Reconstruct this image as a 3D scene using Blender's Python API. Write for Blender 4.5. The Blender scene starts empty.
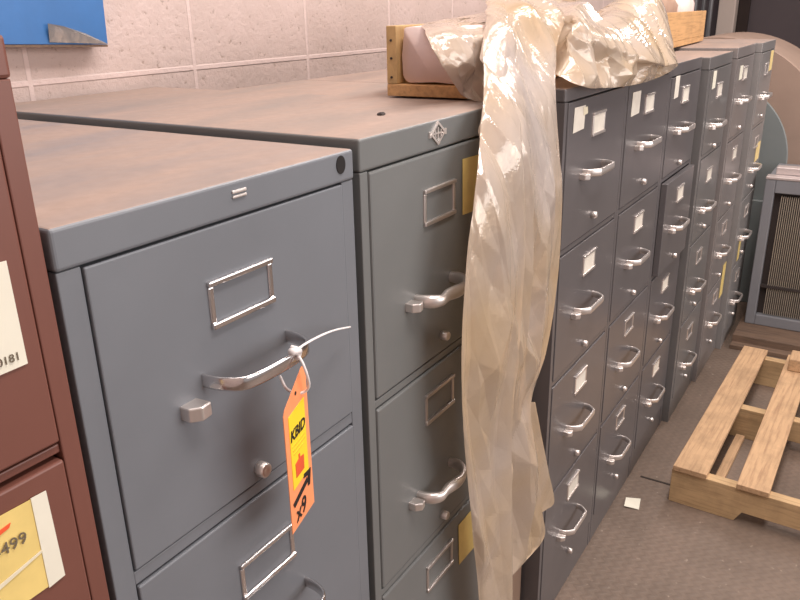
import bpy, bmesh, math, random
import numpy as np
from mathutils import Vector, Matrix, noise

random.seed(7)
scene = bpy.context.scene
C = scene.collection

# ------------------------------------------------------------------ camera
EYE = 1.474                                   # lens height above the floor, metres
F_PX = 767.0
def _n(v):
    v = np.array(v, float); return v / np.linalg.norm(v)
_X = _n([513, -300, F_PX]); _Z = -_n([41, 2031.4, F_PX])
_X = _n(_X - _X.dot(_Z) * _Z); _Y = np.cross(_Z, _X)
CM = np.array([_X, _Y, _Z])                   # columns: camera right, down, forward in world axes
cam_data = bpy.data.cameras.new('camera')
cam_data.lens = F_PX / 800 * 36; cam_data.sensor_width = 36; cam_data.clip_start = 0.02
cam = bpy.data.objects.new('camera', cam_data); C.objects.link(cam)
r_, d_, f_ = CM[:, 0], CM[:, 1], CM[:, 2]
cam.matrix_world = Matrix(((r_[0], -d_[0], -f_[0], 0), (r_[1], -d_[1], -f_[1], 0), (r_[2], -d_[2], -f_[2], EYE), (0, 0, 0, 1)))
scene.camera = cam

def at(px, py, Y):
    """the world point on the upright plane y = Y seen at this place of the photograph"""
    v = CM @ np.array([px - 400, py - 300, F_PX]); v = v * (Y / v[1])
    return (v[0], v[1], v[2] + EYE)

# ------------------------------------------------------------------ light
world = bpy.data.worlds.new('world'); scene.world = world; world.use_nodes = True
bg = world.node_tree.nodes['Background']
bg.inputs[0].default_value = (1.0, 0.90, 0.88, 1); bg.inputs[1].default_value = 0.40
def area(name, loc, size, energy, color=(1, 0.91, 0.86), rot=(0, 0, 0)):
    l = bpy.data.lights.new(name, 'AREA'); l.shape = 'RECTANGLE'; l.size, l.size_y = size
    l.energy = energy; l.color = color
    o = bpy.data.objects.new(name, l); o.location = loc; o.rotation_euler = rot; C.objects.link(o)
    return o
area('ceiling_lamp', (0.7, -0.25, 2.95), (1.3, 0.35), 34)
area('ceiling_lamp', (2.3, 0.15, 2.95), (1.3, 0.35), 34)
area('ceiling_lamp', (4.3, 0.1, 2.95), (1.3, 0.35), 30)
area('ceiling_lamp', (1.4, 0.75, 2.95), (2.4, 0.3), 16)
area('aisle_fill_light', (2.2, -2.9, 1.9), (4.0, 1.6), 95, (1, 0.93, 0.90), (math.radians(80), 0, 0))  # unseen soft light added on the aisle side to brighten the cabinet fronts
scene.view_settings.view_transform = 'Standard'; scene.view_settings.look = 'None'
scene.view_settings.exposure = 0.0; scene.view_settings.gamma = 1.0
scene.view_settings.use_curve_mapping = False

# ------------------------------------------------------------------ materials
def nt(name):
    m = bpy.data.materials.new(name); m.use_nodes = True
    t = m.node_tree; b = t.nodes['Principled BSDF']
    return m, t, b
def N(t, kind, **kw):
    n = t.nodes.new(kind)
    for k, v in kw.items(): setattr(n, k, v)
    return n
def ramp(t, fac, stops):
    r = N(t, 'ShaderNodeValToRGB'); el = r.color_ramp.elements
    while len(el) < len(stops): el.new(0.5)
    for e, (p, c) in zip(el, stops):
        e.position = p; e.color = (*c, 1) if len(c) == 3 else c
    t.links.new(fac, r.inputs[0]); return r.outputs[0]
def noise_tex(t, scale, detail=4, rough=0.6, vec=None, dim='Object', stretch=None):
    tc = N(t, 'ShaderNodeTexCoord'); n = N(t, 'ShaderNodeTexNoise')
    n.inputs['Scale'].default_value = scale; n.inputs['Detail'].default_value = detail
    n.inputs['Roughness'].default_value = rough
    src = tc.outputs[dim]
    if stretch:
        mp = N(t, 'ShaderNodeMapping'); mp.inputs['Scale'].default_value = stretch
        t.links.new(src, mp.inputs[0]); src = mp.outputs[0]
    t.links.new(src, n.inputs['Vector']); return n.outputs['Fac']
def mixc(t, fac, a, b, mode='MIX'):
    m = N(t, 'ShaderNodeMix', data_type='RGBA', blend_type=mode)
    if isinstance(fac, (int, float)): m.inputs[0].default_value = fac
    else: t.links.new(fac, m.inputs[0])
    for i, v in ((6, a), (7, b)):
        if isinstance(v, tuple): m.inputs[i].default_value = (*v, 1) if len(v) == 3 else v
        else: t.links.new(v, m.inputs[i])
    return m.outputs[2]
def bump(t, b, height, strength, dist=0.001):
    n = N(t, 'ShaderNodeBump'); n.inputs['Strength'].default_value = strength; n.inputs['Distance'].default_value = dist
    t.links.new(height, n.inputs['Height']); t.links.new(n.outputs[0], b.inputs['Normal'])

def plain(name, col, rough=0.5, metal=0.0, var=0.12, scale=8, bmp=0.0, coat=0.0):
    m, t, b = nt(name)
    f = noise_tex(t, scale)
    lo = tuple(c * (1 - var) for c in col); hi = tuple(min(1, c * (1 + var)) for c in col)
    t.links.new(ramp(t, f, [(0.3, lo), (0.7, hi)]), b.inputs['Base Color'])
    b.inputs['Roughness'].default_value = rough; b.inputs['Metallic'].default_value = metal
    b.inputs['Coat Weight'].default_value = coat
    if bmp: bump(t, b, noise_tex(t, scale * 12), bmp)
    return m

def enamel(name, col, rough=0.38, dust=(0.355, 0.265, 0.222), scr=0.0, dusty=False):
    """painted sheet steel with settled dust on its upward faces"""
    m, t, b = nt(name)
    f = noise_tex(t, 3.5, 5, 0.6)
    lo = tuple(c * 0.93 for c in col); hi = tuple(c * 1.07 for c in col)
    base = ramp(t, f, [(0.3, lo), (0.7, hi)])
    if scr:
        s = noise_tex(t, 22, 6, 0.75)
        sm = ramp(t, s, [(0.68, (0, 0, 0)), (0.74, (1, 1, 1))])
        mx = N(t, 'ShaderNodeMath', operation='MULTIPLY'); t.links.new(sm, mx.inputs[0]); mx.inputs[1].default_value = scr
        base = mixc(t, mx.outputs[0], base, (0.30, 0.22, 0.17))
    if not dusty:
        t.links.new(base, b.inputs['Base Color']) if not isinstance(base, tuple) else None
        b.inputs['Roughness'].default_value = rough
        bump(t, b, noise_tex(t, 5, 2), 0.10, 0.01)
        return m
    g = N(t, 'ShaderNodeNewGeometry'); sx = N(t, 'ShaderNodeSeparateXYZ'); t.links.new(g.outputs['True Normal'], sx.inputs[0])
    gt = N(t, 'ShaderNodeMath', operation='GREATER_THAN'); t.links.new(sx.outputs[2], gt.inputs[0]); gt.inputs[1].default_value = 0.9
    d = noise_tex(t, 4.5, 6, 0.62, stretch=(0.6, 2.2, 1))
    cov = ramp(t, d, [(0.30, (0.55,) * 3), (0.58, (1, 1, 1))])
    mm = N(t, 'ShaderNodeMath', operation='MULTIPLY'); t.links.new(gt.outputs[0], mm.inputs[0]); t.links.new(cov, mm.inputs[1])
    dn = noise_tex(t, 60, 3)
    dustc = ramp(t, dn, [(0.3, tuple(c * 0.93 for c in dust)), (0.7, tuple(c * 1.05 for c in dust))])
    col_o = mixc(t, mm.outputs[0], base, dustc)
    t.links.new(col_o, b.inputs['Base Color'])
    rr = N(t, 'ShaderNodeMapRange'); t.links.new(mm.outputs[0], rr.inputs[0])
    rr.inputs[3].default_value = rough; rr.inputs[4].default_value = 0.85
    t.links.new(rr.outputs[0], b.inputs['Roughness'])
    bump(t, b, noise_tex(t, 5, 2), 0.10, 0.01)
    return m

def wood(name, col, dark, stretch=(1.2, 22, 22), rough=0.75, stain=0.35):
    m, t, b = nt(name)
    f = noise_tex(t, 5, 6, 0.65, stretch=stretch)
    c = ramp(t, f, [(0.32, dark), (0.5, col), (0.75, tuple(min(1, x * 1.15) for x in col))])
    k = ramp(t, noise_tex(t, 7, 4, 0.7), [(0.35, (stain,) * 3), (0.55, (0, 0, 0))])
    t.links.new(mixc(t, k, c, tuple(x * 0.55 for x in col)), b.inputs['Base Color'])
    b.inputs['Roughness'].default_value = rough
    bump(t, b, f, 0.4, 0.002)
    return m

def block_wall():
    m, t, b = nt('painted_block')
    tc = N(t, 'ShaderNodeTexCoord'); sp = N(t, 'ShaderNodeSeparateXYZ'); t.links.new(tc.outputs['Object'], sp.inputs[0])
    cb = N(t, 'ShaderNodeCombineXYZ')
    t.links.new(sp.outputs[0], cb.inputs[0]); t.links.new(sp.outputs[2], cb.inputs[1])
    mp = N(t, 'ShaderNodeMapping'); mp.inputs['Location'].default_value = (0.4 * 10 - 1.296 + 0.064 + 0.0005, 0.0, 0)
    t.links.new(cb.outputs[0], mp.inputs[0])
    mp.inputs['Location'].default_value = (-1.296 + 0.4115 * 10, -1.3605 + 0.2035 * 10, 0)
    br = N(t, 'ShaderNodeTexBrick'); br.offset = 0.0; br.squash = 1.0
    br.inputs['Scale'].default_value = 1.0; br.inputs['Brick Width'].default_value = 0.4115; br.inputs['Row Height'].default_value = 0.2035
    br.inputs['Mortar Size'].default_value = 0.0065; br.inputs['Mortar Smooth'].default_value = 0.4
    t.links.new(mp.outputs[0], br.inputs['Vector'])
    pn = noise_tex(t, 70, 5, 0.7)
    pits = ramp(t, pn, [(0.33, (0, 0, 0)), (0.40, (1, 1, 1))])
    tone = ramp(t, noise_tex(t, 4, 4), [(0.3, (0.52, 0.415, 0.38)), (0.7, (0.62, 0.50, 0.47))])
    c1 = mixc(t, pits, (0.38, 0.29, 0.25), tone)
    c2 = mixc(t, br.outputs['Fac'], c1, (0.68, 0.55, 0.52))
    t.links.new(c2, b.inputs['Base Color']); b.inputs['Roughness'].default_value = 0.6
    ad = N(t, 'ShaderNodeMath', operation='MULTIPLY_ADD'); t.links.new(br.outputs['Fac'], ad.inputs[0]); ad.inputs[1].default_value = 0.9
    t.links.new(pn, ad.inputs[2]); bump(t, b, ad.outputs[0], 0.5, 0.006)
    return m

def floor_mat():
    m, t, b = nt('worn_tread_plate')
    tc = N(t, 'ShaderNodeTexCoord')
    def bars(rot, off):
        mp = N(t, 'ShaderNodeMapping'); mp.inputs['Rotation'].default_value = (0, 0, rot); mp.inputs['Location'].default_value = (off, off, 0)
        t.links.new(tc.outputs['Object'], mp.inputs[0])
        v = N(t, 'ShaderNodeTexBrick'); v.offset = 0.5; v.inputs['Scale'].default_value = 1
        v.inputs['Brick Width'].default_value = 0.042; v.inputs['Row Height'].default_value = 0.021
        v.inputs['Mortar Size'].default_value = 0.0075; v.inputs['Mortar Smooth'].default_value = 0.6
        t.links.new(mp.outputs[0], v.inputs['Vector']); return v.outputs['Fac']
    a, c = bars(math.radians(45), 0), bars(math.radians(-45), 0.0)
    mn = N(t, 'ShaderNodeMath', operation='MULTIPLY'); t.links.new(a, mn.inputs[0]); t.links.new(c, mn.inputs[1])
    tone = ramp(t, noise_tex(t, 2.2, 6, 0.65), [(0.28, (0.125, 0.090, 0.068)), (0.5, (0.18, 0.134, 0.104)), (0.72, (0.235, 0.170, 0.132))])
    speck = ramp(t, noise_tex(t, 45, 3, 0.6), [(0.66, (0, 0, 0)), (0.73, (0.6,) * 3)])
    c2 = mixc(t, speck, tone, (0.42, 0.35, 0.29))
    sc = N(t, 'ShaderNodeMath', operation='MULTIPLY'); t.links.new(mn.outputs[0], sc.inputs[0]); sc.inputs[1].default_value = 0.12
    c3 = mixc(t, sc.outputs[0], c2, (0.07, 0.05, 0.045))
    t.links.new(c3, b.inputs['Base Color']); b.inputs['Roughness'].default_value = 0.55
    bump(t, b, mn.outputs[0], 0.3, 0.002)
    return m

def plastic_film(name='plastic_film', tint=(0.95, 0.74, 0.50), clear=0.30):
    m, t, b = nt(name)
    out = t.nodes['Material Output']
    tone = ramp(t, noise_tex(t, 3.0, 3), [(0.35, tint), (0.7, (0.96, 0.86, 0.81))])
    wr = noise_tex(t, 14, 5, 0.6); wr2 = noise_tex(t, 5, 3, 0.5)
    bp = N(t, 'ShaderNodeBump'); bp.inputs['Strength'].default_value = 0.45; bp.inputs['Distance'].default_value = 0.007
    ad = N(t, 'ShaderNodeMath', operation='ADD'); t.links.new(wr, ad.inputs[0]); t.links.new(wr2, ad.inputs[1]); t.links.new(ad.outputs[0], bp.inputs['Height'])
    df = N(t, 'ShaderNodeBsdfDiffuse'); t.links.new(tone, df.inputs[0]); t.links.new(bp.outputs[0], df.inputs['Normal'])
    tl = N(t, 'ShaderNodeBsdfTranslucent'); t.links.new(tone, tl.inputs[0])
    m1 = N(t, 'ShaderNodeMixShader'); m1.inputs[0].default_value = 0.45; t.links.new(df.outputs[0], m1.inputs[1]); t.links.new(tl.outputs[0], m1.inputs[2])
    tr = N(t, 'ShaderNodeBsdfTransparent'); tr.inputs[0].default_value = (0.97, 0.90, 0.79, 1)
    m2 = N(t, 'ShaderNodeMixShader'); m2.inputs[0].default_value = clear; t.links.new(m1.outputs[0], m2.inputs[1]); t.links.new(tr.outputs[0], m2.inputs[2])
    gl = N(t, 'ShaderNodeBsdfGlossy'); gl.inputs['Roughness'].default_value = 0.12; gl.inputs[0].default_value = (1, 0.97, 0.93, 1)
    t.links.new(bp.outputs[0], gl.inputs['Normal'])
    fr = N(t, 'ShaderNodeFresnel'); fr.inputs[0].default_value = 1.8; t.links.new(bp.outputs[0], fr.inputs['Normal'])
    m3 = N(t, 'ShaderNodeMixShader'); t.links.new(fr.outputs[0], m3.inputs[0]); t.links.new(m2.outputs[0], m3.inputs[1]); t.links.new(gl.outputs[0], m3.inputs[2])
    t.links.new(m3.outputs[0], out.inputs[0])
    return m

M = {}
M['wall'] = block_wall(); M['floor'] = floor_mat()
M['blue_grey'] = enamel('blue_grey_enamel', (0.168, 0.182, 0.204), scr=0.10)
M['green_grey'] = enamel('green_grey_enamel', (0.158, 0.166, 0.166), scr=0.08)
M['dark_grey'] = enamel('dark_grey_enamel', (0.118, 0.110, 0.114), rough=0.28)
M['mid_grey'] = enamel('mid_grey_enamel', (0.15, 0.145, 0.145), rough=0.30)
M['warm_grey'] = enamel('warm_grey_enamel', (0.205, 0.187, 0.184), rough=0.28)
M['pale_grey'] = enamel('pale_grey_enamel', (0.24, 0.23, 0.228), rough=0.28)
M['maroon'] = enamel('maroon_enamel', (0.175, 0.068, 0.050), rough=0.42, scr=0.12)
M['tan'] = enamel('tan_enamel', (0.28, 0.19, 0.14))
for _k, _c, _r in (('blue_grey', (0.168, 0.182, 0.204), 0.38), ('green_grey', (0.158, 0.166, 0.166), 0.38), ('dark_grey', (0.118, 0.110, 0.114), 0.28), ('mid_grey', (0.15, 0.145, 0.145), 0.30),
                   ('warm_grey', (0.205, 0.187, 0.184), 0.28), ('pale_grey', (0.24, 0.23, 0.228), 0.28), ('maroon', (0.175, 0.068, 0.050), 0.42)):
    M[_k+'_top'] = enamel('dusty_'+_k, _c, _r, dusty=True)
M['chrome'] = plain('chrome', (0.72, 0.70, 0.70), 0.16, 1.0, 0.03)
M['satin'] = plain('satin_steel', (0.78, 0.73, 0.70), 0.36, 0.85, 0.05)
M['dull'] = plain('dull_steel', (0.60, 0.56, 0.54), 0.36, 0.9, 0.05)
M['gap'] = plain('recess', (0.012, 0.010, 0.010), 0.9)
M['card'] = plain('card_stock', (0.72, 0.68, 0.60), 0.7, 0, 0.08, 30)
M['paper'] = plain('paper', (0.80, 0.78, 0.66), 0.6, 0, 0.04, 12)
M['yellow'] = plain('yellow_paper', (0.80, 0.62, 0.22), 0.5, 0, 0.10, 18)
M['cream'] = plain('cream_tape', (0.80, 0.74, 0.56), 0.4, 0, 0.06, 18)
M['tag'] = plain('orange_tag', (0.95, 0.33, 0.14), 0.55, 0, 0.03)
M['sticker'] = plain('yellow_sticker', (0.95, 0.70, 0.03), 0.4, 0, 0.03)
M['ink'] = plain('ink', (0.012, 0.008, 0.008), 0.6)
M['pencil'] = plain('pencil', (0.16, 0.13, 0.09), 0.7)
M['red'] = plain('red_mark', (0.75, 0.10, 0.03), 0.6)
M['faint'] = plain('faint_print', (0.85, 0.50, 0.03), 0.6)
M['buff'] = plain('buff_paper', (0.85, 0.66, 0.30), 0.6, 0, 0.06, 18)
M['tie'] = plain('white_nylon', (0.82, 0.78, 0.78), 0.3, 0, 0.03)
M['crate'] = wood('crate_pine', (0.62, 0.36, 0.16), (0.44, 0.24, 0.10))
M['crate_end'] = wood('crate_end_grain', (0.50, 0.33, 0.15), (0.34, 0.22, 0.10), stretch=(20, 6, 3))
M['pallet'] = wood('pallet_wood', (0.54, 0.35, 0.20), (0.38, 0.23, 0.13), stain=0.5)
M['pallet_y'] = wood('pallet_runner', (0.54, 0.37, 0.20), (0.38, 0.25, 0.13), stretch=(22, 1.2, 22), stain=0.5)
M['skid'] = wood('dark_skid', (0.17, 0.11, 0.075), (0.09, 0.06, 0.045), stretch=(22, 1.2, 22))
M['blue'] = plain('blue_board', (0.035, 0.15, 0.40), 0.45, 0, 0.10, 10)
M['foam'] = plain('packing_wrap', (0.82, 0.66, 0.62), 0.6, 0, 0.06, 14, 0.3)
M['kraft'] = plain('kraft_wrap', (0.42, 0.28, 0.21), 0.6, 0, 0.10, 10, 0.3)
M['film'] = plastic_film()
M['clear'] = plastic_film('peeling_film', (0.35, 0.38, 0.42), 0.45)
M['drum'] = plain('drum_beige', (0.34, 0.245, 0.195), 0.55, 0, 0.10, 3)
M['teal'] = plain('drum_teal', (0.22, 0.245, 0.245), 0.5, 0, 0.08, 3)
M['cowl'] = plain('unit_casing', (0.21, 0.215, 0.235), 0.35, 0, 0.05)
M['trim'] = plain('bare_aluminium', (0.62, 0.55, 0.54), 0.35, 0.5, 0.05)
M['fin'] = plain('coil_fins', (0.42, 0.37, 0.31), 0.4, 0.4, 0.10, 20)
M['coil'] = plain('coil_dark', (0.035, 0.026, 0.024), 0.7)
M['door'] = plain('dark_door', (0.085, 0.068, 0.075), 0.5, 0, 0.08, 2)
M['post'] = plain('white_post', (0.62, 0.53, 0.47), 0.5, 0, 0.06, 3)
M['pipe'] = plain('grey_pipe', (0.20, 0.20, 0.21), 0.35, 0.3)
M['dark'] = plain('dark_opening', (0.03, 0.018, 0.015), 0.8)
M['seam'] = plain('floor_seam', (0.035, 0.025, 0.02), 0.8)

# ------------------------------------------------------------------ helpers
def link(name, me, mat, parent=None, loc=None):
    o = bpy.data.objects.new(name, me); C.objects.link(o)
    if mat is not None: me.materials.append(M[mat] if isinstance(mat, str) else mat)
    if parent is not None: o.parent = parent
    if loc is not None: o.location = loc
    return o
def obj(name, bm, mat, parent=None, loc=None, bevel=0.0, seg=2, smooth=False, label=None):
    bmesh.ops.recalc_face_normals(bm, faces=bm.faces)
    me = bpy.data.meshes.new(name); bm.to_mesh(me); bm.free()
    if smooth:
        for p in me.polygons: p.use_smooth = True
    o = link(name, me, mat, parent, loc)
    if bevel:
        b = o.modifiers.new('bevel', 'BEVEL'); b.width = bevel; b.segments = seg; b.limit_method = 'ANGLE'
        b.harden_normals = False
    if label: o['label'] = label
    return o
def box(bm, x0, x1, y0, y1, z0, z1):
    v = [bm.verts.new(p) for p in ((x0,y0,z0),(x1,y0,z0),(x1,y1,z0),(x0,y1,z0),(x0,y0,z1),(x1,y0,z1),(x1,y1,z1),(x0,y1,z1))]
    for f in ((0,3,2,1),(4,5,6,7),(0,1,5,4),(1,2,6,5),(2,3,7,6),(3,0,4,7)): bm.faces.new([v[i] for i in f])
def bx(*a):
    bm = bmesh.new()
    for q in (a if isinstance(a[0], (tuple, list)) else [a]): box(bm, *q)
    return bm
def prism(bm, pts, axis, lo, hi):
    """polygon pts (2-D) extruded along an axis ('x','y','z')"""
    def P(p, h):
        return {'x': (h, p[0], p[1]), 'y': (p[0], h, p[1]), 'z': (p[0], p[1], h)}[axis]
    a = [bm.verts.new(P(p, lo)) for p in pts]; b = [bm.verts.new(P(p, hi)) for p in pts]
    bm.faces.new(a); bm.faces.new(b[::-1]); n = len(pts)
    for i in range(n): bm.faces.new((a[i], a[(i+1) % n], b[(i+1) % n], b[i]))
def smooth_path(pts, n=6):
    P = [Vector(p) for p in pts]; out = []
    for i in range(len(P) - 1):
        p0 = P[max(i-1, 0)]; p1 = P[i]; p2 = P[i+1]; p3 = P[min(i+2, len(P)-1)]
        for k in range(n):
            t = k / n
            out.append(0.5 * ((2*p1) + (p2-p0)*t + (2*p0-5*p1+4*p2-p3)*t*t + (3*p1-p0-3*p2+p3)*t**3))
    out.append(P[-1]); return out
def sweep(bm, pts, hw, hh, seg=10, up=(0, 0, 1), power=1.0, radii=None):
    """rounded section (half width hw, half height hh) swept along pts"""
    P = [Vector(p) for p in pts]; rings = []
    for i, p in enumerate(P):
        d = (P[min(i+1, len(P)-1)] - P[max(i-1, 0)]).normalized()
        u = Vector(up); s = d.cross(u)
        if s.length < 1e-4: s = d.cross(Vector((1, 0, 0)))
        s.normalize(); u = s.cross(d).normalized()
        k = radii[i] if radii else 1.0
        ring = []
        for j in range(seg):
            a = 2 * math.pi * j / seg
            ca, sa = math.cos(a), math.sin(a)
            ca = math.copysign(abs(ca)**power, ca); sa = math.copysign(abs(sa)**power, sa)
            ring.append(bm.verts.new(p + s*hw*k*ca + u*hh*k*sa))
        rings.append(ring)
    for a, b in zip(rings, rings[1:]):
        for j in range(seg): bm.faces.new((a[j], a[(j+1) % seg], b[(j+1) % seg], b[j]))
    bm.faces.new(rings[0][::-1]); bm.faces.new(rings[-1])
def lathe(bm, prof, seg=20, axis='y', c=(0, 0, 0)):
    rings = []
    for h, r in prof:
        ring = []
        for j in range(seg):
            a = 2*math.pi*j/seg; u, v = r*math.cos(a), r*math.sin(a)
            q = {'y': (u, h, v), 'x': (h, u, v), 'z': (u, v, h)}[axis]
            ring.append(bm.verts.new((c[0]+q[0], c[1]+q[1], c[2]+q[2])))
        rings.append(ring)
    for a, b in zip(rings, rings[1:]):
        for j in range(seg): bm.faces.new((a[j], a[(j+1) % seg], b[(j+1) % seg], b[j]))
    bm.faces.new(rings[0][::-1]); bm.faces.new(rings[-1])
def thing(name, label, cat, loc, rz=0.0, group=None):
    o = bpy.data.objects.new(name, None); C.objects.link(o); o.empty_display_size = 0.05
    o.location = loc; o.rotation_euler = (0, 0, rz); o['label'] = label; o['category'] = cat
    if group: o['group'] = group
    return o
def tag(o, label, cat, group=None):
    o['label'] = label; o['category'] = cat
    if group: o['group'] = group
    return o
def struct(name, bm, mat, parent=None, **k):
    o = obj(name, bm, mat, parent, **k); o['kind'] = 'structure'; return o
def text(name, s, size, mat, parent, loc, rot=(math.pi/2, 0, 0), shear=0.0, bold=0.0, ext=0.0002):
    cu = bpy.data.curves.new(name, 'FONT'); cu.body = s; cu.size = size; cu.shear = shear; cu.extrude = ext; cu.offset = bold
    cu.resolution_u = 3
    o = bpy.data.objects.new(name, cu); C.objects.link(o); cu.materials.append(M[mat]); o.parent = parent
    bpy.context.view_layer.update()
    me = bpy.data.meshes.new_from_object(o); me.name = name
    bpy.data.objects.remove(o); bpy.data.curves.remove(cu)
    o = bpy.data.objects.new(name, me); C.objects.link(o); o.parent = parent
    if not me.materials: me.materials.append(M[mat])
    o.location = loc; o.rotation_euler = rot; return o

# ------------------------------------------------------------------ the setting
struct('floor', bx(-1.2, 7.2, -3.0, 1.55, -0.06, 0.0), 'floor')
struct('wall_back', bx(-1.2, 6.3, 1.36, 1.52, 0, 2.7), 'wall')
struct('ceiling', bx(-1.35, 7.15, -2.6, 1.55, 3.0, 3.1), 'post')  # unseen room ceiling, added to keep ambient light off the cabinet sides
struct('wall_left', bx(-1.35, -1.2, -3.2, 1.55, 0, 2.7), 'wall')  # unseen room wall, added to darken the left-facing cabinet sides
struct('wall_right', bx(7.0, 7.15, -3.0, 1.55, 0, 2.9), 'door')
struct('trim_1', bx(6.86, 6.98, 1.17, 1.30, 0, 2.9), 'post', bevel=0.01)
struct('trim_2', bx(6.96, 6.995, 1.085, 1.165, 0, 2.9), 'dark')
struct('trim_3', bx(2.268, 2.276, -1.6, 0.5, 0.0, 0.0015), 'seam')
# pipes rising beside the post
for (x, y, r, w) in ((6.75, 1.335, 0.016, 'right-hand, nearest the white post'), (6.8, 1.40, 0.014, 'thinnest, middle one of three'), (6.75, 1.455, 0.02, 'thickest, farthest from the white post')):
    bm = bmesh.new(); lathe(bm, [(0, r), (2.85, r)], 14, 'z')
    p = obj('pipe', bm, 'pipe', loc=(x, y, 0), smooth=True)
    tag(p, 'grey upright pipe in the far corner, '+w, 'pipe', 'grey pipes by the white post')

# ------------------------------------------------------------------ filing cabinet parts (local: x right, y into the cabinet, z up)
def holder(parent, cx, y, cz, w, h, mat='chrome', card=None, t=0.006):
    bm = bmesh.new()
    box(bm, cx-w/2, cx+w/2, y-0.0045, y+0.002, cz+h/2-t, cz+h/2)
    box(bm, cx-w/2, cx+w/2, y-0.0045, y+0.002, cz-h/2, cz-h/2+t*1.1)
    box(bm, cx-w/2, cx-w/2+t*1.1, y-0.0025, y+0.002, cz-h/2+t, cz+h/2-t)
    box(bm, cx+w/2-t*1.1, cx+w/2, y-0.0025, y+0.002, cz-h/2+t, cz+h/2-t)
    obj('label_holder', bm, mat, parent, bevel=0.0014)
    if card:
        obj('label_card', bx(cx-w/2+t*0.8, cx+w/2-t*0.8, y-0.0018, y-0.0008, cz-h/2+t*0.8, cz+h/2-t*0.8), card, parent)
def loop_handle(parent, cx, y, cz, hw=0.06, d=0.038, kind='loop'):
    bm = bmesh.new()
    if kind == 'band':          # flat chrome strap bent at both ends
        pts = smooth_path([(cx-hw, y+0.004, cz), (cx-hw+0.002, y-0.018, cz), (cx-hw+0.012, y-d+0.007, cz), (cx-hw+0.030, y-d, cz), (cx, y-d-0.002, cz),
                           (cx+hw-0.030, y-d, cz), (cx+hw-0.010, y-d+0.008, cz), (cx+hw-0.001, y-0.018, cz), (cx+hw, y+0.004, cz)], 5)
        sweep(bm, pts, 0.0022, 0.0075, 12, power=0.6); mat = 'chrome'
    elif kind == 'bow':         # thick waisted bow handle
        pts = smooth_path([(cx-hw, y+0.004, cz-0.002), (cx-hw+0.002, y-0.018, cz-0.002), (cx-hw+0.016, y-d*0.85, cz-0.002), (cx-hw*0.3, y-d*0.86, cz), (cx+hw*0.3, y-d, cz),
                           (cx+hw-0.012, y-d*0.86, cz+0.002), (cx+hw, y-0.014, cz+0.002), (cx+hw, y+0.004, cz+0.002)], 6)
        n = len(pts); rad = [1 + 0.22*math.sin(i/(n-1)*math.pi*3.0)**2 for i in range(n)]
        sweep(bm, pts, 0.0058, 0.0082, 14, power=0.85, radii=rad); mat = 'satin'
    else:                       # angular D loop
        pts = smooth_path([(cx-hw, y+0.004, cz), (cx-hw+0.003, y-0.014, cz), (cx-hw+0.018, y-d+0.002, cz), (cx-hw+0.030, y-d, cz),
                           (cx+hw-0.028, y-d, cz), (cx+hw-0.015, y-d+0.003, cz), (cx+hw-0.002, y-0.012, cz), (cx+hw, y+0.004, cz)], 4)
        sweep(bm, pts, 0.0030, 0.0080, 10, power=0.6); mat = 'satin'
    obj('handle', bm, mat, parent, smooth=True)
def latch(parent, cx, y, cz, s=0.016, h=0.013, mat='satin'):
    bm = bmesh.new()
    prism(bm, [(cx-s*0.7, y+0.002), (cx-s*0.7, y-0.012), (cx-s*0.1, y-0.020), (cx+s*0.7, y-0.018), (cx+s*0.6, y+0.002)], 'z', cz-h/2, cz+h/2)
    obj('latch', bm, mat, parent, bevel=0.0015)
def lock(parent, cx, y, cz, r=0.0085, mat='satin'):
    bm = bmesh.new(); lathe(bm, [(y+0.003, r*0.9), (y-0.004, r), (y-0.011, r*0.95), (y-0.0125, r*0.75), (y-0.0112, r*0.35)], 18, 'y', (cx, 0, cz))
    obj('lock', bm, mat, parent, smooth=True)
def sheet_part(name, parent, pts, y, mat, label=None, t=0.0006):
    bm = bmesh.new(); prism(bm, pts, 'y', y-t, y); return obj(name, bm, mat, parent, label=label)

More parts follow.
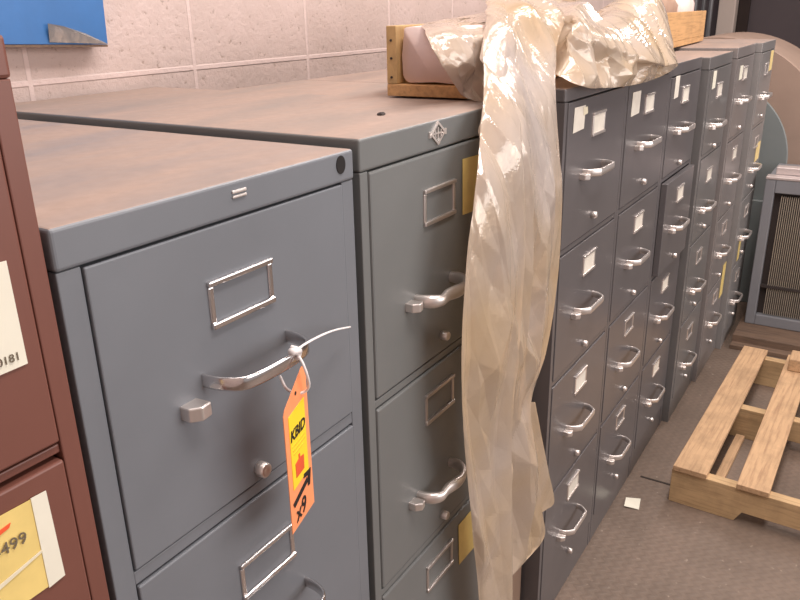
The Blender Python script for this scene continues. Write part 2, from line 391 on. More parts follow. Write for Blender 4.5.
def cabinet(label, x0, x1, yf, yb, H, mat, hdr, gaps, stile=0.022, rail=0.014, base=0.0, handle='loop', mode=0, openings=(), cards=None, hdr_over=0.0, panel=False, hx=0.0, low=0.0):
    w = x1 - x0; D = yb - yf
    t = thing('filing_cabinet', label, 'filing cabinet', (x0, yf, 0), group='filing cabinets along the wall')
    e = 0.0012
    # carcass: sides, back, floor and recessed dark front between the drawers
    bm = bmesh.new()
    box(bm, e, stile, 0, D, 0, H-hdr-0.0005); box(bm, w-stile, w-e, 0, D, 0, H-hdr-0.0005)
    box(bm, stile, w-stile, 0.02, D, 0, H-hdr-0.0005)
    zs = [H-hdr] + list(gaps)
    for z in gaps[:-1]: box(bm, stile, w-stile, 0.0005, 0.02, z-rail+0.0012, z-0.0012)
    box(bm, stile, w-stile, 0.001 if base < 0.03 else 0.004, 0.02, 0, gaps[-1]-0.003)
    obj('carcass', bm, mat, t, bevel=0.0012)
    # top cap with the front header strip
    bm = bmesh.new()
    box(bm, 0.0004, w-0.0004, -hdr_over, D, H-hdr, H)
    obj('top_cap', bm, mat+'_top', t, bevel=0.0035, seg=3)
    n = len(gaps)
    for i in range(n):
        zt = (H-hdr-0.0008) if i == 0 else gaps[i-1]-rail
        zb = gaps[i]
        out = dict(openings).get(i, 0.0)
        bm = bmesh.new(); y = -0.002 - out
        xa, xb = stile+0.0016, w-stile-0.0016
        box(bm, xa, xb, y, 0.018, zb+0.0015, zt-0.0015)
        if out:
            bm.free(); bm = bmesh.new(); box(bm, xa, xb, y, y+0.018, zb+0.0015, zt-0.0015)
            box(bm, xa+0.008, xb-0.008, y+0.018, 0.019, zb+0.01, zt-0.05)
        d = obj('drawer', bm, mat, t, bevel=0.0014 if not panel else 0.003, seg=2)
        c = w/2 + hx; off = zt
        if mode == 0:       # near blue-grey cabinet
            holder(d, c-0.003, y, zt-0.078 if i == 0 else zt-0.092, 0.093, 0.050, 'chrome')
            hz = zt-0.150 if i == 0 else zt-0.170
            loop_handle(d, c-0.004, y, hz, 0.064, 0.045, 'band')
            latch(d, c-0.089, y, hz-0.022, 0.017, 0.015, 'satin'); lock(d, c-0.003, y, zt-0.288, 0.009, 'satin')
        elif mode == 1:     # second cabinet with bow handles
            hc = c - 0.004
            holder(d, hc-0.004, y, zt-0.076 if i == 0 else zt-0.064, 0.092, 0.053, 'dull')
            hz = zt-0.207
            loop_handle(d, hc-0.020, y, hz+0.004, 0.052, 0.038, 'bow')
            latch(d, hc-0.092, y, hz, 0.014, 0.013); lock(d, hc+0.004, y, zt-0.288, 0.0075)
        else:
            has_card = cards[i] if cards else True
            holder(d, c+0.003, y, zt-0.061-low*0.5, 0.082, 0.050, 'satin', 'card' if has_card else None)
            hz = zt-0.158-low
            loop_handle(d, c-0.012, y, hz+0.002, 0.064, 0.031, 'loop')
            latch(d, c-0.088, y, hz-0.004, 0.013, 0.012); lock(d, c+0.002, y, zt-0.265, 0.0075)
    return t

H0 = EYE
# A  near blue-grey, B  second, C..H the rest; the maroon one stands at the left
gA = [H0-0.494, H0-0.494-0.326, H0-0.494-0.326*2, 0.035]
A = cabinet('wide blue-grey filing cabinet nearest the camera with an orange tag on its handle', 0.338, 0.744, 0.534, 1.20, H0-0.1520, 'blue_grey', 0.036, gA,
            rail=0.017, stile=0.024, mode=0, hdr_over=0.002)
gB = [H0-0.503, H0-0.828, H0-1.150, 0.03]
B = cabinet('green-grey filing cabinet with bow handles and diamond emblem between blue-grey one and hanging plastic', 0.757, 1.163, 0.534, 1.345, H0-0.143, 'green_grey', 0.041, gB,
            stile=0.018, mode=1, hdr_over=0.001, panel=True)
gap3 = [H0-0.476, H0-0.779, H0-1.082, 0.085]
Cc = cabinet('dark grey filing cabinet directly right of the hanging plastic sheet', 1.452, 1.857, 0.534, 1.172, H0-0.147, 'dark_grey', 0.026, gap3, mode=2, stile=0.016)
Dc = cabinet('dark grey filing cabinet second to the right of the plastic, its lower card slots empty', 1.857, 2.262, 0.534, 1.172, H0-0.148, 'dark_grey', 0.026, gap3, mode=2, stile=0.016,
             cards=[True, True, False, False])
Ec = cabinet('dark grey filing cabinet with its second drawer pulled slightly open', 2.262, 2.667, 0.534, 1.172, H0-0.155, 'dark_grey', 0.035, gap3, mode=2, stile=0.026,
             openings=((1, 0.016),))
Fc = cabinet('mid grey filing cabinet standing a little forward just right of the partly opened one', 2.680, 3.070, 0.512, 1.172, H0-0.158, 'mid_grey', 0.040, gap3, mode=2, low=0.030, stile=0.030,
             cards=[True, True, False, False])
Gc = cabinet('warm grey filing cabinet, next to last in the row towards the far end', 3.076, 3.462, 0.497, 1.172, H0-0.148, 'warm_grey', 0.038, gap3, mode=2, stile=0.022,
             cards=[True, True, False, False])
Hc = cabinet('pale grey filing cabinet at the far end of the row with yellow papers on it', 3.468, 3.835, 0.473, 1.172, H0-0.147, 'pale_grey', 0.038, gap3, mode=2, low=0.022, stile=0.026,
             cards=[False, False, False, False])

# maroon cabinet, left edge of the photograph: five drawers, taller
mw = 0.40; mx = 0.334 - mw
Rc = thing('filing_cabinet', 'tall maroon filing cabinet with taped labels at the left edge', 'filing cabinet', (mx, 0.534, 0), group='filing cabinets along the wall')
bm = bmesh.new(); HM = H0-0.010
box(bm, 0.001, 0.018, 0, 0.66, 0, HM-0.03); box(bm, mw-0.018, mw-0.001, 0, 0.66, 0, HM-0.03); box(bm, 0.018, mw-0.018, 0.02, 0.66, 0, HM-0.03)
for k in range(4): box(bm, 0.018, mw-0.018, 0.003, 0.02, H0-0.340-k*0.283+0.002, H0-0.330-k*0.283)
obj('carcass', bm, 'maroon', Rc, bevel=0.0012)
obj('top_cap', bx(0, mw, -0.001, 0.66, HM-0.030, HM), 'maroon_top', Rc, bevel=0.003)
for k in range(5):
    zt = HM-0.032 if k == 0 else H0-0.343-(k-1)*0.283
    zb = H0-0.327-k*0.283 if k < 4 else 0.03
    d = obj('drawer', bx(0.0195, mw-0.0195, -0.002, 0.018, zb+0.001, zt), 'maroon', Rc, bevel=0.002)
    holder(d, mw/2-0.05, -0.002, zt-0.05, 0.09, 0.045, 'dull'); loop_handle(d, mw/2-0.05, -0.002, zt-0.17, 0.06, 0.036, 'loop')
# taped papers on it (local x measured from mx)
def lx(p, ox=mx, y=0.534): q = at(p[0], p[1], y); return (q[0]-ox, q[2])
p1 = sheet_part('taped_note', Rc, [(0.20, H0-0.252), (0.3665, H0-0.249), (0.3665, H0-0.166), (0.20, H0-0.164)], -0.0028, 'paper', 'cream note taped to the upper drawer')
text('lettering', '10181', 0.0095, 'pencil', p1, (0.338, -0.0042, H0-0.243))
p2 = sheet_part('taped_note', Rc, [(0.12, H0-0.452), (0.3585, H0-0.446), (0.3585, H0-0.361), (0.12, H0-0.356)], -0.0028, 'yellow', 'yellow note taped to the second drawer')
o = sheet_part('tape_strip', p2, [(0.3445, H0-0.4475), (0.3600, H0-0.4455), (0.3590, H0-0.360), (0.3455, H0-0.3595)], -0.0035, 'paper', 'white strip along the note')
text('lettering', '-499', 0.0150, 'pencil', p2, (0.3085, -0.0048, H0-0.3935))
o = sheet_part('red_stroke', p2, [(0.262, H0-0.379), (0.326, H0-0.370), (0.324, H0-0.3735), (0.262, H0-0.387)], -0.0036, 'red', 'red marker stroke')
sheet_part('crease', p2, [(0.12, H0-0.444), (0.262, H0-0.425), (0.345, H0-0.409), (0.346, H0-0.411), (0.262, H0-0.431), (0.12, H0-0.45)], -0.0038, 'cream', 'pale strip of tape across the note')

# details on A: little badge and round hole in its header
bm = bmesh.new(); lathe(bm, [(0.0, 0.0085), (-0.0016, 0.0085)], 22, 'y'); 
for v in bm.verts: v.co.z *= 1.25
obj('header_hole', bm, 'gap', A, loc=(0.717-0.338, -0.0015, H0-0.1665), label='black round hole in the header')
obj('badge', bx((0.199, 0.219, -0.004, 0, H0-0.1695, H0-0.1665), (0.199, 0.219, -0.004, 0, H0-0.1648, H0-0.1615)), 'satin', A, bevel=0.001, label='small bright badge')
# B: diamond emblem
bm = bmesh.new()
def diamond(bm, cx, cz, a, b, y0, y1): prism(bm, [(cx-a, cz), (cx, cz-b), (cx+a, cz), (cx, cz+b)], 'y', y0, y1)
em = obj('emblem', bm, 'satin', B)
bm = bmesh.new(); ex, ez = 0.948-0.757, H0-0.1615
outer = [(ex-0.021, ez), (ex, ez-0.0165), (ex+0.021, ez), (ex, ez+0.0165)]; inner = [(ex-0.016, ez), (ex, ez-0.0125), (ex+0.016, ez), (ex, ez+0.0125)]
for i in range(4):
    j = (i+1) % 4
    prism(bm, [outer[i], outer[j], inner[j], inner[i]], 'y', -0.0035, -0.0005)
for a in (-0.008, 0, 0.008):
    h = 0.0085 if a == 0 else 0.005
    box(bm, ex+a-0.0013, ex+a+0.0013, -0.003, -0.0005, ez-h, ez+h)
box(bm, ex-0.019, ex+0.019, -0.0026, -0.0005, ez-0.0012, ez+0.0012)
box(bm, ex-0.024, ex-0.019, -0.003, -0.0005, ez-0.004, ez+0.004); box(bm, ex+0.019, ex+0.024, -0.003, -0.0005, ez-0.004, ez+0.004)
bm.to_mesh(em.data); bm.free(); em['label'] = 'silver diamond-shaped emblem'
sheet_part('taped_note', B, [(1.024-0.757, H0-0.296), (1.096-0.757, H0-0.300), (1.100-0.757, H0-0.212), (1.022-0.757, H0-0.210)], -0.0028, 'yellow', 'yellow note half under the plastic')
sheet_part('taped_note', B, [(1.024-0.757, H0-0.957), (1.092-0.757, H0-0.960), (1.092-0.757, H0-0.866), (1.020-0.757, H0-0.868)], -0.0028, 'yellow', 'yellow note low down half under the plastic')

# white paper strips beside the top card holders of the further cabinets
def strip(t, x0, x1, zt, zb, mat='paper', y=-0.0028, skew=0.003): return sheet_part('paper_strip', t, [(x0-skew, zb), (x1-skew, zb+0.002), (x1, zt), (x0, zt+0.001)], y, mat, 'paper strip stuck on the front')
strip(Cc, 0.048, 0.112, H0-0.188, H0-0.237, 'card'); strip(Cc, 0.098, 0.122, H0-0.192, H0-0.208, 'cream', -0.0036, -0.004)
strip(Dc, 0.045, 0.115, H0-0.196, H0-0.252, 'card'); strip(Ec, 0.062, 0.110, H0-0.190, H0-0.252, 'card')
strip(Fc, 0.062, 0.112, H0-0.205, H0-0.262, 'paper'); strip(Gc, 0.07, 0.13, H0-0.215, H0-0.265, 'paper')
strip(Hc, 0.245, 0.325, H0-0.19, H0-0.272, 'buff'); strip(Hc, 0.21, 0.32, H0-0.575, H0-0.655, 'buff')
strip(Gc, 0.30, 0.37, H0-1.05, H0-1.20, 'yellow'); strip(Hc, 0.10, 0.15, H0-0.97, H0-1.08, 'yellow')

# narrow tan cabinet filling the gap, mostly behind the plastic
t = thing('narrow_cabinet', 'narrow brown cabinet in the gap behind the hanging plastic, under the crate end', 'cabinet', (1.1735, 0.575, 0))
obj('body', bx(0, 0.268, 0, 0.595, 0, H0-0.180), 'tan', t, bevel=0.002)
obj('top_cap', bx(0, 0.268, -0.004, 0.595, H0-0.180, H0-0.146), 'green_grey_top', t, bevel=0.003)
obj('door', bx(0.02, 0.248, -0.006, 0.002, 0.08, H0-0.20), 'tan', t, bevel=0.002)

# ------------------------------------------------------------------ orange tag on the near handle
ang = math.atan2(0.27059, 0.96269)
px0 = Vector((0.516, 0.470, H0-0.361))
T = thing('hanging_tag', 'orange cardboard auction tag with yellow sticker tied to the nearest drawer handle', 'tag', px0, ang)
W, L = 0.061, 0.167
tg = bmesh.new(); prism(tg, [(0, -L), (W, -L), (W, 0.000), (W-0.004, 0.009), (W-0.010, 0.009), (0.004, -0.018), (0, -0.024)], 'y', -0.0004, 0.0004)
paper = obj('card', tg, 'tag', T)
st = bmesh.new(); prism(st, [(0.010, -0.118), (W-0.010, -0.116), (W-0.010, -0.026), (0.010, -0.030)], 'y', -0.0009, -0.0004)
obj('yellow_label', st, 'sticker', paper)
text('lettering', 'KBID', 0.0172, 'ink', paper, (0.0105, -0.0011, -0.060), (math.pi/2, math.radians(0), 0), 0.2, 0.0005)
for k, (a, b) in enumerate(((0.014, 0.046), (0.015, 0.047), (0.016, 0.043))):
    z = -0.068-k*0.005
    bm = bmesh.new(); box(bm, a, b, -0.0013, -0.0009, z, z+0.0012); obj('print_line', bm, 'faint', paper)
bm = bmesh.new(); prism(bm, [(0.018, -0.107), (0.039, -0.107), (0.040, -0.090), (0.0305, -0.088), (0.0305, -0.083), (0.027, -0.083), (0.027, -0.088), (0.018, -0.090)], 'y', -0.0014, -0.0009)
obj('printed_icon', bm, 'red', paper)
bm = bmesh.new(); prism(bm, [(0.006, -0.133), (0.009, -0.139), (0.047, -0.129), (0.045, -0.123)], 'y', -0.0012, -0.0006)
prism(bm, [(0.056, -0.117), (0.037, -0.114), (0.036, -0.119), (0.048, -0.122), (0.046, -0.135), (0.0515, -0.136)], 'y', -0.0012, -0.0006)
obj('drawn_arrow', bm, 'ink', paper)
text('lettering', 'x9', 0.027, 'ink', paper, (0.012, -0.0009, -0.160), (math.pi/2, math.radians(-3), 0), 0.1, 0.0004)
bm = bmesh.new(); lathe(bm, [(-0.0008, 0.0022), (-0.0005, 0.0022)], 14, 'y', (0.032, 0, -0.012)); obj('eyelet', bm, 'ink', paper)
# nylon tie: knot, tail, and loop through the eyelet
def toT(px, py, Y):
    q = Vector(at(px, py, Y)) - px0; c, s = math.cos(-ang), math.sin(-ang)
    return (q.x*c - q.y*s, q.x*s + q.y*c, q.z)
bm = bmesh.new()
sweep(bm, smooth_path([toT(293, 352, .487), toT(312, 340, .490), toT(332, 331, .500), toT(350, 327, .516)], 5), 0.0016, 0.0012, 8)
sweep(bm, smooth_path([toT(296, 353, .484), toT(302, 362, .476), toT(307, 375, .472), toT(309, 386, .474), toT(304, 392, .480), toT(295, 393, .486), toT(286, 388, .489), toT(280, 376, .490)], 5), 0.0016, 0.0016, 8)
sweep(bm, smooth_path([toT(294, 353, .485), toT(292, 361, .484), toT(289, 369, .486)], 4), 0.0010, 0.0010, 8)
sweep(bm, smooth_path([toT(291, 347, .492), toT(299, 350, .483), toT(298, 358, .483), toT(291, 358, .491)], 4), 0.0024, 0.0024, 8)
sweep(bm, [toT(291, 352, .481), toT(299, 351, .482)], 0.0042, 0.0042, 10)
obj('nylon_tie', bm, 'tie', T, smooth=True, label='white nylon tie with long tail')

# ------------------------------------------------------------------ crate on the cabinets
cx, cy, cz = 1.195, 0.612, H0-0.1425
ca = math.atan2(0.045, 1.0)
K = thing('wooden_crate', 'long narrow pine crate lying on the cabinet tops under the plastic', 'crate', (cx, cy, cz), ca)
L = 2.36; CW = 0.158; CH = 0.118
obj('base_board', bx(0, L, 0, CW, 0.0, 0.020), 'crate', K, bevel=0.001)
obj('side_board', bx(0.55, L, 0, 0.020, 0.0205, CH), 'crate', K, bevel=0.0015)
obj('side_board', bx(0, L, CW-0.020, CW, 0.0205, CH), 'crate_end', K, bevel=0.0015)
obj('end_board', bx(L-0.02, L, 0.0205, CW-0.0205, 0.0205, CH-0.002), 'crate', K, bevel=0.001)
obj('foot', bx(1.635, 1.675, 0.002, 0.04, -0.0148, -0.0003), 'crate', K, bevel=0.001)
bm = bmesh.new()
for z in (0.032, 0.064, 0.094): lathe(bm, [(0.001, 0.0022), (-0.002, 0.0022)], 8, 'x', (0, CW-0.010, z))
obj('nail_heads', bm, 'coil', K)
def bundle(name, x0, x1, ycen, hw, z0, z1, mat, seed, nx=50, ns=28, taper=0.0, pw=0.6):
    """crumpled wrapped bundle: a wrinkled closed tube along x"""
    bm = bmesh.new(); rings = []
    for i in range(nx+1):
        u = i/nx; x = x0+(x1-x0)*u; ring = []
        for j in range(ns):
            a = 2*math.pi*j/ns
            ca_, sa_ = math.cos(a), math.sin(a)
            sy = math.copysign(abs(ca_)**pw, ca_); sz = math.copysign(abs(sa_)**pw, sa_)
            h = (z1-z0)/2
            n_ = noise.noise(Vector((x*7+seed, sy*1.6, sz*1.6)))
            k = 1 - 0.10*abs(n_)*2 - taper*abs(2*u-1)**3
            ring.append(bm.verts.new((x, ycen+hw*sy*k, z0+h+h*sz*k + 0.004*n_*(sz > -0.5))))
        rings.append(ring)
    for a, b in zip(rings, rings[1:]):
        for j in range(ns): bm.faces.new((a[j], a[(j+1) % ns], b[(j+1) % ns], b[j]))
    bm.faces.new(rings[0][::-1]); bm.faces.new(rings[-1])
    return bm
S1 = obj('wrapped_bundle', bundle('b', 0.010, 0.95, 0.068, 0.066, 0.0215, 0.117, 'foam', 3.1, pw=0.2), 'foam', None, smooth=True)
S1.location = (cx, cy, cz); S1.rotation_euler = (0, 0, ca); tag(S1, 'pinkish white packing bundle inside the open left end of the crate', 'wrapped bundle')
S2 = obj('wrapped_bundle', bundle('b', 1.45, 2.05, 0.095, 0.055, 0.0215, 0.185, 'kraft', 8.3, taper=0.25), 'kraft', None, smooth=True)
S2.location = (cx, cy, cz); S2.rotation_euler = (0, 0, ca); tag(S2, 'brownish wrapped bundle in the crate behind the peak of the plastic', 'wrapped bundle')
S3 = obj('wrapped_bundle', bundle('b', 2.06, 2.32, 0.085, 0.058, 0.0215, 0.185, 'foam', 5.7, nx=20, taper=0.3), 'foam', None, smooth=True)
S3.location = (cx, cy, cz); S3.rotation_euler = (0, 0, ca); tag(S3, 'white wrapped bundle at the right end of the crate', 'wrapped bundle')
# ------------------------------------------------------------------ plastic sheet
def cr(P, n):
    """Catmull-Rom through the rows of array P (k,3) -> (n,3)"""
    P = np.asarray(P, float); k = len(P); out = []
    for s in np.linspace(0, k-1, n):
        i = min(int(s), k-2); t = s-i
        p0 = P[max(i-1, 0)]; p1 = P[i]; p2 = P[i+1]; p3 = P[min(i+2, k-1)]
        out.append(0.5*((2*p1)+(p2-p0)*t+(2*p0-5*p1+4*p2-p3)*t*t+(3*p1-p0-3*p2+p3)*t**3))
    return np.array(out)
def ridged(p, s):
    return 1-2*abs(noise.noise(Vector(p)*s))
def facet(p, cell, seed):
    """crumpled-paper relief: random heights joined by flat triangles, -0.5 .. 0.5"""
    wx = p[0]/cell + 0.7*noise.noise(Vector((p[0]*3.5, p[1]*3.5, seed))); wy = p[1]/cell*0.75 + 0.7*noise.noise(Vector((p[0]*3.5, p[1]*3.5, seed+9)))
    a, b = wx + 0.5*wy, wy - 0.35*wx
    i, j = math.floor(a), math.floor(b); x, y = a-i, b-j
    def h(i, j): 
        v = math.sin(i*127.1 + j*311.7 + seed*74.7)*43758.5453
        return v - math.floor(v) - 0.5
    if (i+j) % 2:
        x = 1-x; g = lambda di, dj: h(i+1-di, j+dj)
    else: g = lambda di, dj: h(i+di, j+dj)
    if x + y < 1: return g(0,0)*(1-x-y) + g(1,0)*x + g(0,1)*y
    return g(1,1)*(x+y-1) + g(1,0)*(1-y) + g(0,1)*(1-x)
def film(bm, rows, nu, nv, fold=0.0, fold_n=3, crumple=0.010, seed=0.0, cell=0.07, tall=1.0, flat=0.9):
    R = [cr([at(*q) for q in r], nu) for r in rows]
    G = np.zeros((nv, nu, 3))
    for j in range(nu): G[:, j, :] = cr([r[j] for r in R], nv)
    grid = []
    for i in range(nv):
        row = []
        for j in range(nu):
            p = Vector(G[i, j]); u = j/(nu-1); v = i/(nv-1)
            m2 = (p.x*1.0 - p.y*0.3 + seed + 0.18*p.z*(tall > 1), (p.z*0.8 - p.y*0.8)/tall + seed)
            d = crumple*(1.5*facet(m2, cell, seed) + 0.35*facet((m2[0]*1.1+0.4*m2[1], m2[1]*1.2-0.3*m2[0]), cell*0.5, seed+5))
            d += fold*math.sin(u*fold_n*2*math.pi + 1.3*math.sin(v*3.0+seed) + seed)
            w = min(1, 5*min(u, 1-u)+0.10, 8*(1-v)+0.15)
            row.append(bm.verts.new(p + Vector((0.10*d*w, -d*w, 0.15*d*w))))
        grid.append(row)
    for a, b in zip(grid, grid[1:]):
        for j in range(nu-1): bm.faces.new((a[j], a[j+1], b[j+1], b[j]))
bm = bmesh.new()
# wrap over the left part of the crate
film(bm, [[(418,24,.80),(440,20,.80),(460,17,.80),(480,13,.79),(497,8,.78)],
          [(424,30,.66),(440,28,.64),(458,30,.63),(476,30,.62),(494,28,.62)],
          [(432,48,.603),(446,48,.600),(462,50,.598),(478,54,.594),(494,58,.590)],
          [(446,72,.603),(456,74,.598),(470,80,.592),(482,84,.585),(496,88,.575)],
          [(461,95,.605),(467,98,.598),(476,101,.59),(484,105,.580),(496,110,.560)]], 70, 70, 0.003, 2, 0.026, 1.7, 0.042)
# rear / right column: from the hump down to the torn flaps
film(bm, [[(492,-18,.84),(510,-20,.84),(535,-18,.84),(556,-8,.82),(570,2,.80)],
          [(488,12,.66),(508,4,.64),(530,2,.63),(550,8,.62),(566,18,.62)],
          [(486,48,.575),(505,42,.565),(525,42,.560),(545,45,.560),(557,50,.565)],
          [(486,105,.515),(505,104,.505),(525,102,.500),(545,100,.505),(556,98,.510)],
          [(484,150,.500),(503,150,.485),(525,148,.478),(546,150,.485),(559,152,.500)],
          [(484,200,.495),(503,202,.480),(525,200,.472),(548,200,.480),(562,198,.492)],
          [(490,280,.490),(508,282,.480),(525,282,.472),(544,282,.478),(558,280,.490)],
          [(492,350,.490),(508,350,.482),(520,352,.476),(534,352,.480),(547,350,.490)],
          [(495,405,.492),(507,406,.486),(516,406,.480),(524,406,.480),(531,405,.486)],
          [(498,470,.494),(510,470,.488),(520,470,.482),(530,468,.484),(539,466,.490)],
          [(500,512,.496),(510,514,.490),(521,514,.486),(532,512,.486),(542,510,.490)],
          [(502,560,.498),(508,560,.494),(516,556,.490),(530,548,.490),(545,536,.492)],
          [(503,585,.499),(506,582,.496),(511,577,.492),(518,570,.491),(528,559,.492)]], 110, 300, 0.004, 2, 0.027, 4.4, 0.055, 2.4)
# the second flap corner poking out at the right
film(bm, [[(526,402,.497),(531,402,.496),(535,402,.495)],
          [(531,440,.498),(538,440,.496),(543,444,.495)],
          [(532,478,.498),(541,476,.496),(549,474,.495)],
          [(533,500,.498),(543,502,.496),(554,502,.495)],
          [(534,520,.498),(538,516,.497),(543,511,.496)]], 24, 50, 0.001, 1, 0.004, 9.4, 0.06)
# front / left panel
film(bm, [[(492,-20,.81),(502,-22,.80),(512,-20,.80),(520,-16,.81)],
          [(487,12,.640),(497,8,.625),(508,8,.62),(517,12,.63)],
          [(484,50,.562),(495,48,.550),(507,50,.545),(516,54,.550)],
          [(483,105,.512),(495,104,.500),(508,104,.492),(518,106,.494)],
          [(478,160,.485),(492,162,.470),(508,160,.462),(521,158,.466)],
          [(474,200,.475),(490,202,.460),(507,202,.453),(524,200,.458)],
          [(467,265,.468),(485,267,.454),(505,267,.448),(525,264,.455)],
          [(462,340,.466),(482,342,.452),(502,342,.446),(520,340,.455)],
          [(462,390,.466),(480,392,.454),(498,392,.448),(514,390,.456)],
          [(464,440,.468),(480,440,.456),(496,440,.450),(512,438,.458)],
          [(469,490,.470),(482,490,.458),(497,492,.452),(512,490,.460)],
          [(474,545,.472),(485,545,.460),(498,546,.455),(512,545,.462)],
          [(480,605,.474),(490,606,.464),(500,607,.458),(512,606,.464)],
          [(484,690,.476),(492,690,.468),(502,690,.462),(512,690,.468)]], 90, 300, 0.003, 1, 0.028, 7.9, 0.060, 2.4)
# bunched drape thrown over the crate to the right
film(bm, [[(540,0,.80),(560,-4,.80),(578,4,.80),(592,16,.80),(606,8,.80),(624,-1,.80),(642,-4,.80),(654,-2,.80),(662,6,.80)],
          [(546,16,.66),(562,8,.65),(577,4,.65),(591,18,.66),(606,10,.67),(625,-1,.68),(645,-3,.68),(657,2,.69),(666,12,.70)],
          [(552,42,.605),(566,28,.59),(579,12,.58),(594,24,.585),(610,24,.59),(629,16,.60),(647,14,.61),(660,22,.615),(670,32,.62)],
          [(554,54,.585),(568,42,.555),(582,26,.535),(597,31,.525),(611,39,.515),(629,49,.510),(646,58,.508),(661,62,.510),(677,60,.520)],
          [(556,66,.570),(569,60,.545),(584,60,.530),(600,63,.522),(617,65,.518),(634,67,.518),(650,69,.518),(663,68,.520),(678,63,.524)],
          [(557,74,.555),(571,81,.525),(587,88,.512),(603,88,.510),(620,87,.510),(638,84,.512),(655,79,.516),(668,73,.520),(678,66,.525)]], 150, 110, 0.0, 2, 0.036, 2.2, 0.055)
o = obj('plastic_sheet', bm, 'film', smooth=True)
for p in o.data.polygons: p.use_smooth = False
so = o.modifiers.new('thickness', 'SOLIDIFY'); so.thickness = 0.0004
tag(o, 'crumpled translucent cream plastic sheet draped over the crate and hanging down the cabinets', 'plastic sheet')

# ------------------------------------------------------------------ blue board on the wall
bz = H0-0.0475
Bb = thing('blue_board', 'bright blue board with peeling film on the block wall at top left', 'board', (1.036, 1.318, bz-0.004), math.radians(0))
obj('panel', bx(-0.46, 0, 0, 0.034, 0, 0.45), 'blue', Bb, bevel=0.001)
obj('bottom_edge', bx(-0.46, 0, 0.001, 0.034, -0.0045, -0.0005), 'skid', Bb)
bm = bmesh.new()
pts = [(-0.128, 0.004), (-0.002, 0.001), (-0.05, 0.020), (-0.100, 0.032), (-0.131, 0.036)]
a = [bm.verts.new((p[0], -0.002-0.006*(i >= 3), p[1])) for i, p in enumerate(pts)]; bm.faces.new(a)
o = obj('peeling_film', bm, 'clear', Bb, label='grey peeling film at the corner'); s_ = o.modifiers.new('t', 'SOLIDIFY'); s_.thickness = 0.0006
obj('sticker', bx(-0.145, -0.075, -0.0012, -0.0002, 0.082, 0.11), 'cream', Bb, label='pale sticker')
Bb.rotation_euler = (0, math.radians(2.5), 0)

# ------------------------------------------------------------------ pallet on the floor
P = thing('wooden_pallet', 'open slatted wooden pallet lying on the floor at the right', 'pallet', (2.185, 0.388, 0), math.radians(-2.2))
def runner(x, th=0.038, notch=True):
    bm = bmesh.new(); y1, y0, h = 0.0, -1.05, 0.116
    pts = [(y1, 0.0), (y1, h), (y0, h), (y0, 0.0)]
    if notch:
        pts = [(y1, 0.0), (y1, h), (y0, h), (y0, 0.0), (-0.80, 0.0), (-0.78, 0.036), (-0.56, 0.036), (-0.54, 0.0), (-0.43, 0.0), (-0.41, 0.036), (-0.215, 0.036), (-0.195, 0.0)]
    prism(bm, pts, 'x', x, x+th); obj('runner', bm, 'pallet_y', P, bevel=0.002)
for x in (0.0, 0.52, 1.0): runner(x)
def plank(y0, y1, s=0.0, x1=1.06, z=0.1165, x0=-0.008, mat='pallet', ye=None):
    bm = bmesh.new(); ya, yb = (ye if ye else (y0+s, y1+s))
    v = [(x0, y0), (x1, ya), (x1, yb), (x0, y1)]
    prism(bm, v, 'z', z, z+0.018); obj('deck_board', bm, mat, P, bevel=0.002)
plank(-0.004, -0.104, -0.0, ye=(0.004, -0.088))
plank(-0.190, -0.280, ye=(-0.165, -0.255))
plank(-0.42, -0.51, ye=(-0.44, -0.53)); plank(-0.64, -0.73); plank(-0.86, -0.95)
plank(-0.095, -0.125, z=0.0, x0=0.045, x1=0.51, mat='pallet'); plank(-0.60, -0.69, z=0.0, x0=0.045, x1=0.51)
o = obj('wood_offcut', bx(0, 0.10, -0.12, 0, 0, 0.05), 'pallet', loc=(3.07, 0.168, 0.135), bevel=0.004)
tag(o, 'short dark-stained wood offcut on the far end of the pallet', 'wood offcut')

# paper scrap and crumbs
bm = bmesh.new(); q = [(2.128, .506), (2.140, .463), (2.085, .453), (2.076, .497)]
a = [bm.verts.new((x, y, 0.002+0.003*(i % 2))) for i, (x, y) in enumerate(q)]; bm.faces.new(a)
o = obj('paper_scrap', bm, 'paper'); s_ = o.modifiers.new('t', 'SOLIDIFY'); s_.thickness = 0.0006
tag(o, 'small white square of paper on the floor beside the cabinets', 'paper scrap')
bm = bmesh.new(); bmesh.ops.create_icosphere(bm, subdivisions=2, radius=0.006)
for v in bm.verts: v.co *= 1+0.4*noise.noise(v.co*500); v.co.z *= 0.5
o = obj('crumb', bm, 'coil', loc=(0.957, 0.632, H0-0.1415)); tag(o, 'small dark crumb on the second cabinet top near the emblem', 'crumb')

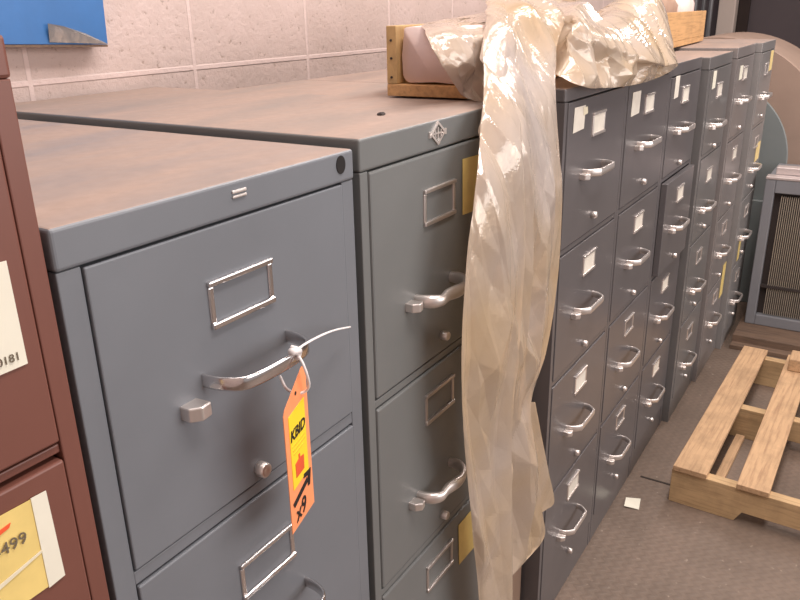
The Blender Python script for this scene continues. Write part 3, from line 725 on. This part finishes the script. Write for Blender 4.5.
# ------------------------------------------------------------------ far end: skid, unit with fins, drum
o = obj('wooden_skid', bx((3.50, 3.60, -0.9, 0.44, 0, 0.020), (3.62, 4.15, -0.9, 0.44, 0.03, 0.052), (3.55, 3.62, -0.9, 0.44, 0, 0.052), (4.05, 4.15, -0.9, 0.44, 0, 0.029)), 'skid', bevel=0.002)
tag(o, 'dark low wooden skid under the finned grey unit', 'skid')
ux, uy, uz = 3.72, 0.418, 0.053
U = thing('finned_unit', 'grey cased unit with vertical coil fins standing on the dark skid', 'cooling unit', (ux, uy, uz))
UH, UW = 0.690, 1.10
fr = 0.042
bm = bmesh.new(); box(bm, 0, 0.05, -fr, 0, 0, UH); box(bm, 0, 0.05, -UW, -UW+fr, 0, UH); box(bm, 0, 0.05, -UW+fr, -fr, 0, 0.05); box(bm, 0, 0.05, -UW+fr, -fr, UH-0.060, UH)
obj('front_frame', bm, 'cowl', U, bevel=0.004)
obj('casing', bx(0.0505, 0.42, -UW, 0, 0, UH), 'cowl', U, bevel=0.004)
obj('coil_backing', bx(0.036, 0.050, -UW+fr, -fr, 0.05, UH-0.06), 'coil', U)
bm = bmesh.new(); y = -fr-0.030
while y > -UW+fr+0.01:
    box(bm, 0.014, 0.036, y-0.0034, y, 0.055, UH-0.075); y -= 0.0085
o = obj('coil_fins', bm, 'fin', U)
obj('cross_bar', bx(0.008, 0.030, -UW+fr, -fr, 0.185, 0.197), 'coil', U)
obj('top_rail', bx(-0.004, 0.06, -UW, 0.0, UH+0.0005, UH+0.012), 'trim', U, bevel=0.002)
obj('top_rail', bx(0.06, 0.12, -UW, -0.03, UH+0.0125, UH+0.045), 'trim', U, bevel=0.003)

G = thing('round_drum', 'large round beige drum with grey-green end standing behind the last cabinet', 'drum', (4.2, 0.78, 0))
dz = H0-0.71; R1, R2 = 0.560, 0.392
bm = bmesh.new(); lathe(bm, [(0, R1-0.006), (0.0, R1-0.003), (0.008, R1), (0.7, R1), (0.708, R1-0.004)], 96, 'x', (0, 0, dz)); obj('shell', bm, 'drum', G, smooth=False)
bm = bmesh.new(); lathe(bm, [(-0.010, R2-0.004), (-0.006, R2), (-0.0005, R2)], 96, 'x', (0, 0, dz-0.03)); obj('end_disc', bm, 'teal', G)
obj('stand_panel', bx(-0.045, -0.012, -0.42, 0.42, 0.0, dz-0.22), 'teal', G, bevel=0.004)
for s in (-1, 1):
    obj('stand_leg', bx(0.05+(s > 0)*0.5, 0.15+(s > 0)*0.5, -0.40, 0.40, 0.0, dz-0.40), 'teal', G, bevel=0.004)
